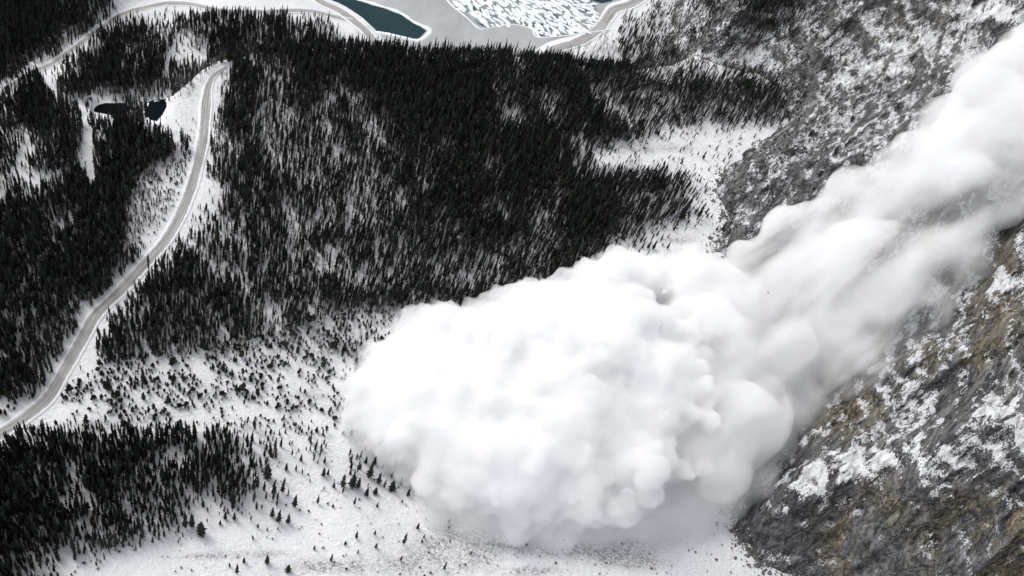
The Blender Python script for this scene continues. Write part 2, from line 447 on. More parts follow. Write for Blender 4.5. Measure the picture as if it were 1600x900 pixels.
grass = sum(blob(gpx, gpy, *b) for b in [(690, 855, 50, 22), (640, 885, 110, 18), (960, 862, 75, 20), (500, 885, 60, 12), (760, 850, 60, 14), (1000, 880, 50, 10), (820, 892, 70, 8), (850, 862, 45, 9), (490, 617, 26, 8), (730, 825, 40, 16), (1068, 596, 30, 6), (1060, 375, 25, 6), (745, 870, 40, 12), (330, 870, 60, 5), (550, 30, 0.1, 1), (570, 48, 14, 8), (990, 265, 60, 10), (1010, 232, 80, 6), (1090, 295, 30, 6), (960, 812, 22, 5), (150, 665, 40, 8), (395, 865, 60, 6)])
attr(me, 'grass', np.clip(grass, 0, 1)); attr(me, 'open', ((gpy > 560) & (gpx < 1200) & (gpx > -50)) * 1.0)
ob('snow_ground', me, kind='structure', label='snow covered valley floor and clearings between the trees')

# ------------------------------------------------------------------ mountain
ys = [0.0]; 
while ys[-1] < 1900: ys.append(ys[-1] + 1.05 + 2.6 * float(smooth(150, 1500, ys[-1])) )
ys = np.array(ys) - 60.0; xs = [60.0]
while xs[-1] < 1500: xs.append(xs[-1] + 1.1 + 2.5 * float(smooth(350, 1400, xs[-1])))
xs = np.array(xs)
MX, MY = np.meshgrid(xs, ys, indexing='ij')
fs, sg, _ = pline(MX[::4, ::4].ravel(), MY[::4, ::4].ravel(), foot_w)
sfull = (fs * sg).reshape(MX[::4, ::4].shape)
sfull = np.repeat(np.repeat(sfull, 4, 0), 4, 1)[:MX.shape[0], :MX.shape[1]]
keep = (sfull > -22)
MZ = np.full(MX.shape, -100.0)
MZ[keep] = M(MX[keep], MY[keep])
vis = keep.copy()
fm = keep[:-1, :-1] & keep[1:, :-1] & keep[1:, 1:] & keep[:-1, 1:]
idx = np.arange(MX.size).reshape(MX.shape)
F_ = np.stack([idx[:-1, :-1], idx[1:, :-1], idx[1:, 1:], idx[:-1, 1:]], -1)[fm]
# drop what lies far outside the view
px_, py_, dd = project(MX.ravel(), MY.ravel(), MZ.ravel())
ok = (px_ > 900) & (px_ < 2300) & (py_ > -700) & (py_ < 1500) & (dd > 0)
F_ = F_[ok[F_].any(1)]
used = np.unique(F_); remap = np.full(MX.size, -1); remap[used] = np.arange(len(used))
V_ = np.stack([MX.ravel()[used], MY.ravel()[used], MZ.ravel()[used]], -1)
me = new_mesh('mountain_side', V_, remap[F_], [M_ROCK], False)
px_, py_ = px_[used], py_[used]
brown = 1.3 * blob(px_, py_, 1555, 850, 125, 85) + .9 * blob(px_, py_, 1325, 640, 75, 50) + blob(px_, py_, 1315, 850, 42, 55) + .8 * blob(px_, py_, 1560, 450, 60, 120) + .7 * blob(px_, py_, 1480, 560, 90, 40) + .8 * blob(px_, py_, 1380, 780, 50, 40) + 0.25 * blob(px_, py_, 1250, 150, 150, 60) + 0.3 * blob(px_, py_, 1430, 60, 150, 60)
snowy = 0.02 - 0.24 * smooth(600, 250, py_) + 0.14 * smooth(1300, 1150, px_) * smooth(200, 120, py_) + 0.36 * (blob(px_, py_, 1240, 745, 70, 26) + blob(px_, py_, 1350, 722, 90, 20) + blob(px_, py_, 1480, 712, 90, 18) + blob(px_, py_, 1580, 690, 50, 16) + blob(px_, py_, 1455, 65, 50, 30) + blob(px_, py_, 1375, 105, 40, 12) + blob(px_, py_, 1310, 125, 22, 14) + blob(px_, py_, 1400, 70, 20, 8) + blob(px_, py_, 1560, 20, 60, 14) + blob(px_, py_, 1560, 640, 60, 16) + blob(px_, py_, 1560, 440, 50, 20) + blob(px_, py_, 1220, 800, 22, 10))
snowy -= 0.46 * blob(px_, py_, 1440, 850, 280, 95) + 0.3 * blob(px_, py_, 1580, 560, 100, 90) + 0.3 * blob(px_, py_, 1330, 650, 70, 30)
attr(me, 'brown', np.clip(brown, 0, 1)); attr(me, 'snowy', snowy)
ob('mountain_side', me, kind='structure', label='steep rocky mountainside dusted with snow')

# ------------------------------------------------------------------ roads
for i, (pts, hw, (l, z)) in enumerate(ROADS):
    P = np.array(pts); tg = np.gradient(P, axis=0); tg /= np.linalg.norm(tg, axis=1, keepdims=True); nr = np.stack([tg[:, 1], -tg[:, 0]], -1)
    us = [-1.5, -1.15, -1.0, -0.85, -0.5, 0, 0.5, 0.85, 1.0, 1.15, 1.5]; hs_ = [-1.2, 0.25, 0.42, 0.1, 0, 0.06, 0, 0.1, 0.42, 0.25, -1.2]
    V = []; U = []; Lg = []
    wob = (1 + 0.16 * fbm(l / 22, l * 0 + i, 3, 5)) * (np.interp(l / l[-1], [0, .88, 1], [1, 1, .25]) if i == 0 else 1)
    for u, hh in zip(us, hs_):
        q = P + nr * (u * hw * wob)[:, None]
        V.append(np.column_stack([q, z + hh + (0.3 * vnoise(l / 7, l * 0 + u * 3, 9) if abs(u) > .95 else 0)])); U.append(np.full(len(P), u)); Lg.append(l)
    V = np.concatenate(V); me = new_mesh('road', V, grid_faces(len(us), len(P))[:, ::-1], [M_ROAD], True)
    attr(me, 'across', np.concatenate(U)); attr(me, 'along', np.concatenate(Lg))
    ob(['road', 'road', 'road', 'road', 'road'][i], me, kind='structure',
       label=['grey snow packed road curving through the forest', 'straight narrow road at the upper left', 'road along the forest beside the bend', 'road skirting the dark open water', 'wide road curving round the frozen lake'][i])

# ------------------------------------------------------------------ water and ice
def sheet(name, poly, z, mat, **pr):
    from mathutils.geometry import tessellate_polygon
    tr = tessellate_polygon([[Vector((x, y, 0)) for x, y in poly]]); P = [(x, y, z) for x, y in poly]; fs_ = []
    for a, b, c in tr:
        cr = (P[b][0] - P[a][0]) * (P[c][1] - P[a][1]) - (P[b][1] - P[a][1]) * (P[c][0] - P[a][0]); fs_.append([a, b, c] if cr > 0 else [a, c, b])
    me = new_mesh(name, P, fs_, [mat])
    return ob(name, me, **pr)
def grow(poly, d):
    c = np.mean(poly, axis=0); return [tuple(np.array(p) + (np.array(p) - c) / np.linalg.norm(np.array(p) - c) * d) for p in poly]
sheet('frozen_lake', grow(lake_w, 3), LOW - 0.6, M_ICE, kind='structure', label='grey frozen lake beyond the forest')
wp = [(508, 3), (540, 16), (575, 43), (590, 51), (607, 51), (647, 61), (655, 60), (666, 48), (645, 33), (625, 21), (607, 15), (560, -1), (530, -30), (490, -30)]
water_w = [tuple(flat(a, b, LOW - .4)) for a, b in wp]
sheet('water', water_w, LOW - 0.4, M_WATER, kind='structure', label='dark teal open water at the edge of the frozen lake')
wp2 = [(918, -14), (926, 1), (940, 5), (955, 2), (965, -6), (960, -20)]
sheet('water', [tuple(flat(a, b, LOW - .4)) for a, b in wp2], LOW - 0.4, M_WATER, kind='structure', label='small dark opening in the ice beside the shore road')
for (poly, wpoly, lev), lb in zip(pond_w, ('wide black pond in the lower forest', 'small black pond below the road embankment')):
    sheet('pond', grow(wpoly, 1.5), lev, M_POND, kind='structure', label=lb)

def ridge_strip(name, pxs, z, wd, hh, mat, **pr):
    P = np.array([tuple(flat(a, b, z)) for a, b in smooth_pts(pxs, 6)])
    tg = np.gradient(P, axis=0); tg /= np.linalg.norm(tg, axis=1, keepdims=True); nr = np.stack([tg[:, 1], -tg[:, 0]], -1)
    V = []
    w_ = wd * (1 + 0.5 * fbm(np.arange(len(P)) / 3.0, np.zeros(len(P)), 2, 4))
    for u, h in ((-1, -.3), (-.5, hh * .8), (0, hh), (.5, hh * .7), (1, -.3)):
        V.append(np.column_stack([P + nr * (u * w_)[:, None], np.full(len(P), z + h)]))
    ob(name, new_mesh(name, np.concatenate(V), grid_faces(5, len(P))[:, ::-1], [mat], True), **pr)
ridge_strip('snow_bank', [(540, -8), (560, -1), (590, 8), (625, 20), (648, 35), (672, 47), (657, 62), (640, 61), (607, 53), (585, 50)], LOW - .4, 2.7, 0.5, M_FLOE, kind='structure', label='white snow rim round the open water')

# broken ice: snow covered plates with dark leads between them
bx = [(700, -20), (712, 14), (735, 26), (745, 36), (762, 44), (800, 37), (832, 44), (838, 56), (870, 56), (922, 49), (936, 22), (924, -2), (910, -20)]
bw = [tuple(flat(a, b, LOW)) for a, b in bx]
M_LEAD = mat_simple('refrozen_leads', (0.02, 0.055, 0.06), (0.42, 0.46, 0.47), 0.035, 0.4, 0.1, 0.02)
sheet('water', bw, LOW - 0.45, M_LEAD, kind='structure', label='dark water leads showing between the broken ice plates')
V, Fc = [], []
bmn, bmx = np.min(bw, 0), np.max(bw, 0)
gx = np.arange(bmn[0], bmx[0], 7.6); gy = np.arange(bmn[1], bmx[1], 3.9)
ang = R(-14)
for i, x in enumerate(gx):
    for j, y in enumerate(gy):
        cx, cy_ = x + random.uniform(-5, 5) + (4 if j % 2 else 0), y + random.uniform(-2.2, 2.2) + 2.5 * math.sin(x / 23.0)
        if not inside(np.array(cx), np.array(cy_), bw): continue
        ppx = float(project(np.array(cx), np.array(cy_), np.array(LOW))[0])
        keepp = 0.98 if not (745 < ppx < 800) else 0.8
        if vnoise(cx / 30., cy_ / 16., 31) < -0.5 and random.random() < 0.6: continue
        if random.random() > keepp: continue
        a_, b_ = random.choice([.5, .7, 1, 1, 1.3]) * random.uniform(4.2, 8.0), random.uniform(1.7, 3.1); aa = ang + random.uniform(-.45, .45) + .35 * math.sin(y / 31.0); n = 7; b0 = len(V); zz = LOW - 0.15 + random.uniform(0, .3)
        ring = []
        for q in range(n):
            t = 2 * math.pi * q / n + random.uniform(-.25, .25); rr_ = random.uniform(.8, 1.1)
            ex, ey = a_ * rr_ * math.cos(t), b_ * rr_ * math.sin(t)
            ring.append((cx + ex * math.cos(aa) - ey * math.sin(aa), cy_ + ex * math.sin(aa) + ey * math.cos(aa)))
        V += [(p[0], p[1], zz) for p in ring] + [(p[0], p[1], LOW - .6) for p in ring]
        Fc.append([b0 + q for q in range(n)]); Fc += [[b0 + q, b0 + n + q, b0 + n + (q + 1) % n, b0 + (q + 1) % n] for q in range(n)]
ob('broken_ice', new_mesh('broken_ice', V, Fc, [M_FLOE]), kind='stuff', label='broken snow covered ice plates on the lake')
ridge_strip('snow_bank', [(690, -12), (706, 8), (728, 26), (748, 44), (762, 44), (800, 38), (830, 45), (840, 58), (872, 57), (925, 50), (960, 46)], LOW - .4, 1.2, 0.4, M_FLOE, kind='structure', label='white rim along the edge of the broken ice')

# ------------------------------------------------------------------ tree shapes
def conifer(tiers, pts, rad, crown0, seed, bottom=0.0):
    """unit tall spruce: ragged drooping skirts round a stem. returns crown (v,f), trunk (v,f)"""
    r_ = random.Random(seed); V, Fc = [], []
    for k in range(tiers):
        t = k / (tiers - 1.0); z0 = crown0 + (0.97 - crown0) * t ** 0.92
        rr_ = rad * (1 - t) ** 0.8 * r_.uniform(.75, 1.15) + 0.008
        if k == 0: rr_ *= .75
        ht = (1 - crown0) / tiers * 2.0; apex = min(1.0, z0 + ht)
        ox, oy = r_.uniform(-.012, .012), r_.uniform(-.012, .012)
        b0 = len(V); V.append((ox, oy, apex)); rot = r_.uniform(0, 6.3)
        for q in range(pts * 2):
            a_ = rot + math.pi * q / pts; r2 = rr_ * (r_.uniform(.75, 1.25) if q % 2 == 0 else r_.uniform(.32, .6))
            V.append((ox + r2 * math.cos(a_), oy + r2 * math.sin(a_), z0 - (0.012 if q % 2 == 0 else -0.02) + r_.uniform(-.01, .01)))
        for q in range(pts * 2): Fc.append([b0, b0 + 1 + q, b0 + 1 + (q + 1) % (pts * 2)])
    TV, TF = [], []
    for z, r2 in ((-0.06, .02), (0.96, .004)):
        for q in range(5): TV.append((r2 * math.cos(q * 1.2566), r2 * math.sin(q * 1.2566), z))
    for q in range(5): TF.append([q, (q + 1) % 5, 5 + (q + 1) % 5, 5 + q])
    return (V, Fc), (TV, TF)

def merged(name, parts):
    V, Fc, mi, mats = [], [], [], []
    for (v, f), m in parts:
        if m not in mats: mats.append(m)
        b = len(V); V += v; Fc += [[i + b for i in q] for q in f]; mi += [mats.index(m)] * len(f)
    me = new_mesh(name, V, Fc, mats); me.polygons.foreach_set('material_index', mi); return me

forest_variants = []
for i in range(5):
    c, t = conifer([7, 8, 6, 9, 7][i], [4, 5, 4, 5, 5][i], [.105, .13, .09, .12, .15][i], [.14, .08, .3, .1, .05][i], 100 + i)
    forest_variants.append(bpy.data.objects.new('spruce_kind', merged('spruce_kind', [(c, M_TREE), (t, M_TRUNK)])))
near_variants = []
for i in range(6):
    c, t = conifer([12, 11, 13, 10, 12, 9][i], [7, 7, 6, 7, 8, 7][i], [.12, .145, .11, .17, .13, .2][i], [.1, .06, .2, .04, .08, .03][i], 200 + i)
    near_variants.append((new_mesh('crown', c[0], c[1], [M_TREE]), new_mesh('trunk', t[0], t[1], [M_TRUNK])))

def bare_tree(seed, n, mat, spread, name, lean=.0):
    r_ = random.Random(seed); V, Fc = [], []
    def stick(a_, b_, ra, rb):
        b0 = len(V); a_ = Vector(a_); b_ = Vector(b_)
        for p, rd in ((a_, ra), (b_, rb)):
            for q in range(3): V.append((p.x + rd * math.cos(q * 2.094), p.y + rd * math.sin(q * 2.094), p.z))
        for q in range(3): Fc.append([b0 + q, b0 + (q + 1) % 3, b0 + 3 + (q + 1) % 3, b0 + 3 + q])
    stick((0, 0, -.05), (0, 0, .97), .02, .005)
    for k in range(n):
        z = r_.uniform(.3, .85); a_ = r_.uniform(0, 6.3); l_ = spread * (1.1 - z)
        stick((0, 0, z), (l_ * math.cos(a_), l_ * math.sin(a_), z + l_ * 1.1), .010, .004)
    return bpy.data.objects.new(name, merged(name, [((V, Fc), mat)]))
bare_variants = [bare_tree(300 + i, 14, M_TWIG, .3, 'bare_tree_kind') for i in range(3)]

def shrub(seed, name):
    r_ = random.Random(seed); V, Fc = [], []
    for k in range(11):
        a_ = r_.uniform(0, 6.3); l_ = r_.uniform(.15, .55); z = r_.uniform(.45, 1.0); cx, cy_ = l_ * math.cos(a_) * .55, l_ * math.sin(a_) * .55
        w_ = r_.uniform(.08, .2); b0 = len(V)
        V += [(cx * .2, cy_ * .2, 0), (cx + w_ * math.sin(a_), cy_ - w_ * math.cos(a_), z * .6), (cx, cy_, z), (cx - w_ * math.sin(a_), cy_ + w_ * math.cos(a_), z * .55), (cx * 1.4, cy_ * 1.4, z * .5)]
        Fc += [[b0, b0 + 1, b0 + 2], [b0, b0 + 2, b0 + 3], [b0 + 1, b0 + 4, b0 + 2], [b0 + 3, b0 + 2, b0 + 4]]
    return bpy.data.objects.new(name, merged(name, [((V, Fc), M_SHRUB)]))
shrub_variants = [shrub(400 + i, 'shrub_kind') for i in range(4)]

def scatter(name, x, y, z, hgt, wid, variants, **props):
    n = len(x); me = bpy.data.meshes.new(name); me.vertices.add(n); me.vertices.foreach_set('co', np.stack([x, y, z], -1).ravel())
    sc = me.attributes.new('tree_scale', 'FLOAT_VECTOR', 'POINT'); sc.data.foreach_set('vector', np.stack([hgt * wid, hgt * wid, hgt], -1).astype(np.float32).ravel())
    rt = me.attributes.new('tree_turn', 'FLOAT_VECTOR', 'POINT'); rt.data.foreach_set('vector', np.stack([rng.normal(0, .03, n), rng.normal(0, .03, n), rng.uniform(0, 6.28, n)], -1).astype(np.float32).ravel())
    va = me.attributes.new('tree_kind', 'INT', 'POINT'); va.data.foreach_set('value', rng.integers(0, len(variants), n).astype(np.int32))
    o = ob(name, me, **props)
    ng = bpy.data.node_groups.new(name, 'GeometryNodeTree'); ng.interface.new_socket('Geometry', in_out='INPUT', socket_type='NodeSocketGeometry'); ng.interface.new_socket('Geometry', in_out='OUTPUT', socket_type='NodeSocketGeometry')
    N, L = ng.nodes, ng.links
    gi, go = N.new('NodeGroupInput'), N.new('NodeGroupOutput'); ip = N.new('GeometryNodeInstanceOnPoints'); g2 = N.new('GeometryNodeGeometryToInstance')
    for v in variants:
        oi = N.new('GeometryNodeObjectInfo'); oi.inputs['Object'].default_value = v; L.new(oi.outputs['Geometry'], g2.inputs[0])
    L.new(gi.outputs[0], ip.inputs['Points']); L.new(g2.outputs[0], ip.inputs['Instance']); ip.inputs['Pick Instance'].default_value = True
    for at, sk, dt in (('tree_scale', 'Scale', 'FLOAT_VECTOR'), ('tree_turn', 'Rotation', 'FLOAT_VECTOR'), ('tree_kind', 'Instance Index', 'INT')):
        na = N.new('GeometryNodeInputNamedAttribute'); na.data_type = dt; na.inputs['Name'].default_value = at
        L.new([s for s in na.outputs if s.enabled][0], ip.inputs[sk])
    L.new(ip.outputs[0], go.inputs[0]); md = o.modifiers.new('scatter', 'NODES'); md.node_group = ng
    return o

# ------------------------------------------------------------------ where the forest stands: one digit per 25 px of the photograph, 9 closed canopy, 0 open snow
ROWS = """
9998888100000000 0000000000000000 0000000023336289 8741
9999982431365676 6834400000000000 0000001344432357 7420
9998526877445996 8857500000000000 0000153543232343 2100
9984148868625986 6899999998877776 7786655377332221 0000
9721588879866189 5699999999999996 7999799744443334 1000
2884999979650088 6788889999999996 8999875899998898 7410
7996730060000078 6668644899999997 8448954656687888 6400
6996844643121388 5556684789999974 7767996677666775 5200
3476825885322287 5555587589999999 9999999652111111 1000
6336838988750758 6564566568869999 9995531110111100 0000
4258738986430769 7675665678699968 9996611112211100 0000
4335879964330388 5775666678799999 9999999998510000 0000
4657867875410378 7676666577999979 8879984776430000 0000
8865587754402377 6665566678889967 8689998766531100 0000
8875887853103467 6664776766788999 8669997632100100 0000
6686998742064567 7766557667677878 7778973321000000 0000
9868888651586477 6776556577767676 7788860000000000 0000
8478788507687677 6767766767775577 8786300000000000 0000
8888887077787886 4787888888888876 2000000000000000 0000
8888870388777887 4476767888765400 0000000000000000 0000
8887840888788788 4777745332000000 0000000000000000 0000
9888707988887774 3554565300000000 0000000000000000 0000
8887308873443453 4434544000000000 0000000000000000 0000
9983034443443444 4333221000000000 0000000000000000 0000
9840434454554554 3321100000000000 0000000000000000 0000
5210205445443311 1232132000000000 0000000000000000 0000
0001123210100123 2232223100000000 0000000000000000 0000
7865666668896743 4212100000000000 0000000000000000 0000
9979868888534555 4311313210000000 0000000000000000 0000
8768788877665654 3212255443000000 0000000000000000 0000
9989699878667575 7421123333000000 0000000000000000 0000
9997858673743255 5531121100000000 0000000000000000 0000
9998856734631011 2421000000000000 0000000000000000 0000
9868577775411001 1000000000000000 0000000000000000 0000
9877643110000000 0000010000000000 0000000000000000 0000
8753110000000011 0000000000010000 0000000000000000 0000
"""
G = np.array([[int(c) for c in ln.replace(' ', '')] for ln in ROWS.strip().splitlines()], float)
assert G.shape == (36, 52), G.shape
def dens(px, py):
    u = np.clip(px / 25 - .5, 0, 51 - 1e-6); v = np.clip(py / 25 - .5, 0, 35 - 1e-6)
    i = u.astype(int); j = v.astype(int); fu, fv = u - i, v - j
    i2, j2 = np.minimum(i + 1, 51), np.minimum(j + 1, 35)
    return (G[j, i] * (1 - fu) + G[j, i2] * fu) * (1 - fv) + (G[j2, i] * (1 - fu) + G[j2, i2] * fu) * fv
# open strips too narrow for the digits (px polylines, half width px)
CLEAR = [([(68, 118), (78, 135), (88, 152)], 4), ([(100, 155), (118, 160), (130, 170), (134, 195)], 4), ([(136, 205), (140, 250), (144, 290)], 5), ([(20, 285), (30, 250), (42, 228)], 5),
         ([(45, 300), (70, 285), (100, 270)], 5), ([(97, 350), (88, 375)], 3), ([(265, 88), (285, 95), (305, 88), (320, 98)], 5), ([(340, 70), (320, 85)], 3), ([(905, 225), (912, 192)], 2), ([(0, 683), (60, 690)], 3),
         ([(280, 62), (262, 100), (258, 125)], 3)]
ZB = (0.0)
# candidate points over everything the frame can see plus a margin
def candidates(step, pad, top=-130):
    pad += 260
    cs = [flat(a, b, LOW) for a, b in ((-pad, top), (1600, top), (-pad, 1180), (1300, 1180))] + [flat(a, b, 0) for a, b in ((-pad, top), (1400, top), (-pad, 1180), (1300, 1180))]
    x0, x1 = min(c[0] for c in cs), max(c[0] for c in cs); y0, y1 = min(c[1] for c in cs), max(c[1] for c in cs)
    X, Y = np.meshgrid(np.arange(x0, x1, step), np.arange(y0, y1, step)); X = X.ravel() + rng.uniform(-.5, .5, X.size) * step; Y = Y.ravel() + rng.uniform(-.5, .5, Y.size) * step
    px, py, _ = project(X, Y, np.full(X.size, -20.0)); k = (px > -pad - 40) & (px < 1340) & (py > top - 30) & (py < 1210)
    X, Y = X[k], Y[k]
    m = MH(X, Y); h = H(X, Y); Z = np.maximum(m, h)
    px, py, dd = project(X, Y, Z); k = (px > -pad) & (px < 1320) & (py > top) & (py < 1180)
    return X[k], Y[k], Z[k], px[k], py[k], m[k] > h[k]
def MH(x, y):
    d, s, _ = pline(x, y, foot_w); out = np.full(x.shape, -200.0); k = d * s > -10
    out[k] = M(x[k], y[k]); return out
def clearance(X, Y, px, py):
    c = np.ones(X.shape, bool)
    for pts, hw, _ in ROADS: c &= pline(X, Y, pts)[0] > hw * 1.55
    for pts, hw in CLEAR: c &= pline(px, py, pts)[0] > 1.5 * hw * rng.uniform(.6, 1.1, X.size)
    c &= ~inside(X, Y, grow(lake_w, 6))
    for _, wp_, _ in pond_w: c &= ~inside(X, Y, grow(wp_, 0))
    for pp in ponds_px: c &= ~inside(px, py - 5, pp) & ~inside(px, py - 10, pp)
    return c

X, Y, Z, PX, PY, onm = candidates(2.4, 60)
shrubzone = (PY > np.interp(PX, [0, 100, 150, 230, 330, 430, 500, 560, 620], [640, 600, 575, 560, 548, 525, 500, 485, 480])) & (PY < np.interp(PX, [0, 60, 200, 300, 400, 600], [668, 668, 664, 660, 665, 690]))
ezone = inside(PX, PY, [(205, 300), (225, 270), (300, 235), (315, 180), (335, 170), (300, 320), (260, 380), (190, 400), (200, 350)]) | inside(PX, PY, [(235, 195), (262, 160), (322, 118), (320, 240)])
d = dens(PX, PY + 2)
d = np.where((PX < 300) & (PY > 190) & (PY < 460) & (d > 2.2), np.minimum(9, d * 1.25), d)
lmk = lowmask(X, Y); d = np.where((lmk > .4) & (PX > 560) & (PX < 965) & (PY < 108), d * .12, d)
n1 = fbm(X / 22, Y / 30, 3, 50); n2 = fbm(X / 7, Y / 12, 2, 51)
p = np.clip((d / 9) ** 1.15 * 0.95 * np.where(PY > 668, 1.35, 1), 0, 1) * np.clip(1 + (1.5 * n1 + 1.4 * n2) * (1.15 - (d / 9) ** 3), 0.03, 3)
k = (rng.random(X.size) < p) & clearance(X, Y, PX, PY) & ~shrubzone & (d > .55)
X, Y, Z, PX, PY, D9, EZ = X[k], Y[k], Z[k], PX[k], PY[k], d[k], ezone[k]
lowleft = PY > 668
hgt = 12.3 * rng.lognormal(0, .27, X.size) * (0.55 + 0.45 * smooth(1, 6, D9))
hgt *= np.where(lowleft, 1.12, 1.0); hgt = np.where(EZ, hgt * rng.uniform(.3, .5, X.size), hgt); hgt = np.clip(hgt, 2.5, 24)
hgt *= 1 - 0.25 * smooth(940, 1040, PX) * smooth(330, 200, PY)
wid = rng.uniform(.5, .98, X.size) * np.clip((14 / hgt) ** .35, .8, 1.7) * (1 + 0.5 * smooth(7, 9, D9))

# ---- individually placed spruces: pixel of the foot, apparent height in px
SOLO = [((417, 746), 22, 'broad dark spruce standing alone right of the lower left stand'),
 ((470, 720), 11, 'small spruce in the snow left of the cloud underside'), ((456, 712), 12, 'slim young spruce above the broad lone spruce'), ((447, 735), 12, 'young spruce between the broad lone spruce and the snow slope'),
 ((505, 744), 15, 'pointed spruce left of the clump under the cloud'), ((512, 742), 10, 'short spruce close beside a taller pointed one'), ((520, 792), 5, 'tiny bushy spruce on open snow below the clump'),
 ((496, 787), 15, 'thin crooked spruce on the open snow slope'), ((553, 789), 14, 'slim spruce below the clump under the cloud'), ((548, 732), 11, 'twin topped spruce at the left end of the clump'),
 ((571, 724), 12, 'spruce half veiled by the grey cloud underside'), ((585, 725), 15, 'dark spruce touching the cloud underside'), ((577, 745), 23, 'tallest dark spruce in the clump under the cloud'),
 ((591, 755), 18, 'spruce with a thin bare top in the clump'), ((615, 735), 16, 'lone spruce nearest the cloud at the right of the clump'), ((535, 760), 20, 'dense spruce at the left of the main clump'),
 ((550, 760), 20, 'wide spruce in the middle of the main clump'), ((559, 762), 17, 'spruce right of the middle of the main clump'), ((572, 775), 15, 'leaning spruce at the foot of the clump'),
 ((586, 771), 10, 'low bushy spruce right of the clump foot'), ((612, 765), 15, 'broad tilted spruce at the right of the clump'), ((626, 757), 12, 'spruce behind the broad tilted one'),
 ((637, 775), 13, 'short dark spruce under the right cloud edge'), ((597, 732), 8, 'small spruce just below the cloud underside'), ((556, 841), 12, 'left of the two stout spruces on the open snow'),
 ((585, 836), 9, 'right of the two stout spruces on the open snow'), ((587, 856), 9, 'small tilted spruce below the two stout ones'), ((630, 851), 20, 'tall narrow spruce standing alone on the lower snow'),
 ((652, 826), 10, 'small spruce between the tall narrow one and the cloud'), ((662, 840), 6, 'tiny spruce right of the tall narrow one'), ((659, 847), 5, 'tiny round sapling right of the tall narrow spruce'),
 ((701, 817), 9, 'dark spruce at the very edge of the cloud front'), ((626, 876), 9, 'small pointed spruce at the bottom below the tall narrow one'), ((517, 877), 13, 'thin lone spruce near the bottom edge'),
 ((417, 880), 14, 'ragged spruce near the bottom edge left of centre'), ((450, 892), 10, 'round dark spruce at the bottom edge'), ((491, 858), 7, 'little spruce on the wide lower snowfield'),
 ((504, 857), 5, 'tiny sapling on the wide lower snowfield'), ((539, 851), 7, 'little spruce left of the two stout ones'), ((559, 864), 6, 'little spruce below the left stout spruce'),
 ((735, 866), 8, 'slim spruce among the dead grass below the cloud'), ((693, 890), 13, 'leaning thin spruce among the dead grass at the bottom'), ((403, 825), 8, 'small spruce below the lower left stand'),
 ((434, 827), 5, 'tiny spruce below the right end of the stand'), ((425, 807), 15, 'spruce at the right tip of the lower left stand'), ((435, 816), 20, 'tall spruce at the lower right tip of the stand'),
 ((450, 817), 15, 'tilted spruce beyond the right tip of the stand'), ((460, 792), 20, 'dense spruce clump member right of the stand'), ((441, 770), 22, 'tall slim spruce right of the lower left stand'),
 ((484, 752), 5, 'tiny spruce between the stand and the clump'), ((521, 762), 10, 'spruce leaning beside the main clump'), ((506, 765), 6, 'tiny spruce left of the main clump'),
 ((589, 792), 8, 'little spruce below the low bushy one'), ((628, 785), 6, 'little spruce below the short dark one'), ((352, 811), 12, 'first of two small spruces below the stand edge'),
 ((366, 812), 12, 'second of two small spruces below the stand edge'), ((344, 820), 8, 'small spruce lowest below the stand edge'), ((314, 835), 20, 'fat round spruce at the lower edge of the stand'),
 ((300, 822), 20, 'spruce behind the fat round one'), ((290, 825), 27, 'tall thin stemmed spruce behind the fat round one'), ((370, 897), 17, 'dark narrow spruce at the bottom edge'),
 ((381, 879), 9, 'small spruce above the dark narrow one at the bottom'),
 ((1107, 266), 10, 'thin spruce on the white clearing beside the rocky spur'), ((1138, 250), 13, 'thin leaning spruce on the clearing nearest the rocks'), ((1098, 248), 15, 'tall leaning spruce on the white clearing'),
 ((1090, 340), 27, 'tall dark spruce alone on the white clearing'), ((1104, 340), 10, 'short spruce at the right of the tall dark one'), ((1111, 340), 8, 'shortest spruce at the right of the tall dark one'),
 ((1119, 360), 11, 'leftmost of three spruces below the rocky spur'), ((1128, 360), 17, 'middle and tallest of three spruces below the rocky spur'), ((1139, 353), 13, 'spruce touching the rocks below the spur'),
 ((1052, 360), 14, 'dark spruce at the edge of the clearing above the cloud'), ((1042, 389), 14, 'pointed spruce just above the cloud top'), ((1003, 388), 12, 'leftmost of three spruces above the cloud'),
 ((1012, 388), 15, 'middle of three spruces above the cloud'), ((1020, 389), 17, 'rightmost of three spruces above the cloud'), ((1034, 372), 9, 'small spruce above the pointed one'),
 ((1064, 340), 24, 'tall full spruce left of the clearing'), ((1075, 342), 10, 'low spruce right of the tall full one')]
solo_xyz = []
sp = np.array([s[0] for s in SOLO], float); sx, sy, sz, st_ = hit(sp[:, 0], sp[:, 1], H)
# keep scattered trees off the solo ones and give the scene's largest trees their own objects
dmin = np.full(X.size, 1e9)
for a_, b_ in zip(sx, sy): dmin = np.minimum(dmin, np.hypot(X - a_, Y - b_))
kk = (dmin > 4.0)
# the sparse snowfield belongs to the hand placed trees
kk &= ~((PX > 400) & (PY > 725) & (rng.random(X.size) < .75))
X, Y, Z, PX, PY, hgt, wid = X[kk], Y[kk], Z[kk], PX[kk], PY[kk], hgt[kk], wid[kk]
_, _, dd = project(X, Y, Z); tx, ty, _ = project(X, Y, Z + hgt); app = np.hypot(tx - PX, ty - PY) * wid ** .5
app = np.where((PX > 5) & (PX < 1200) & (PY < 895) & (PY > 5), app, 0)
order = np.argsort(-app); N_IND = 300 - len(SOLO); big = np.zeros(X.size, bool); big[order[:N_IND]] = True

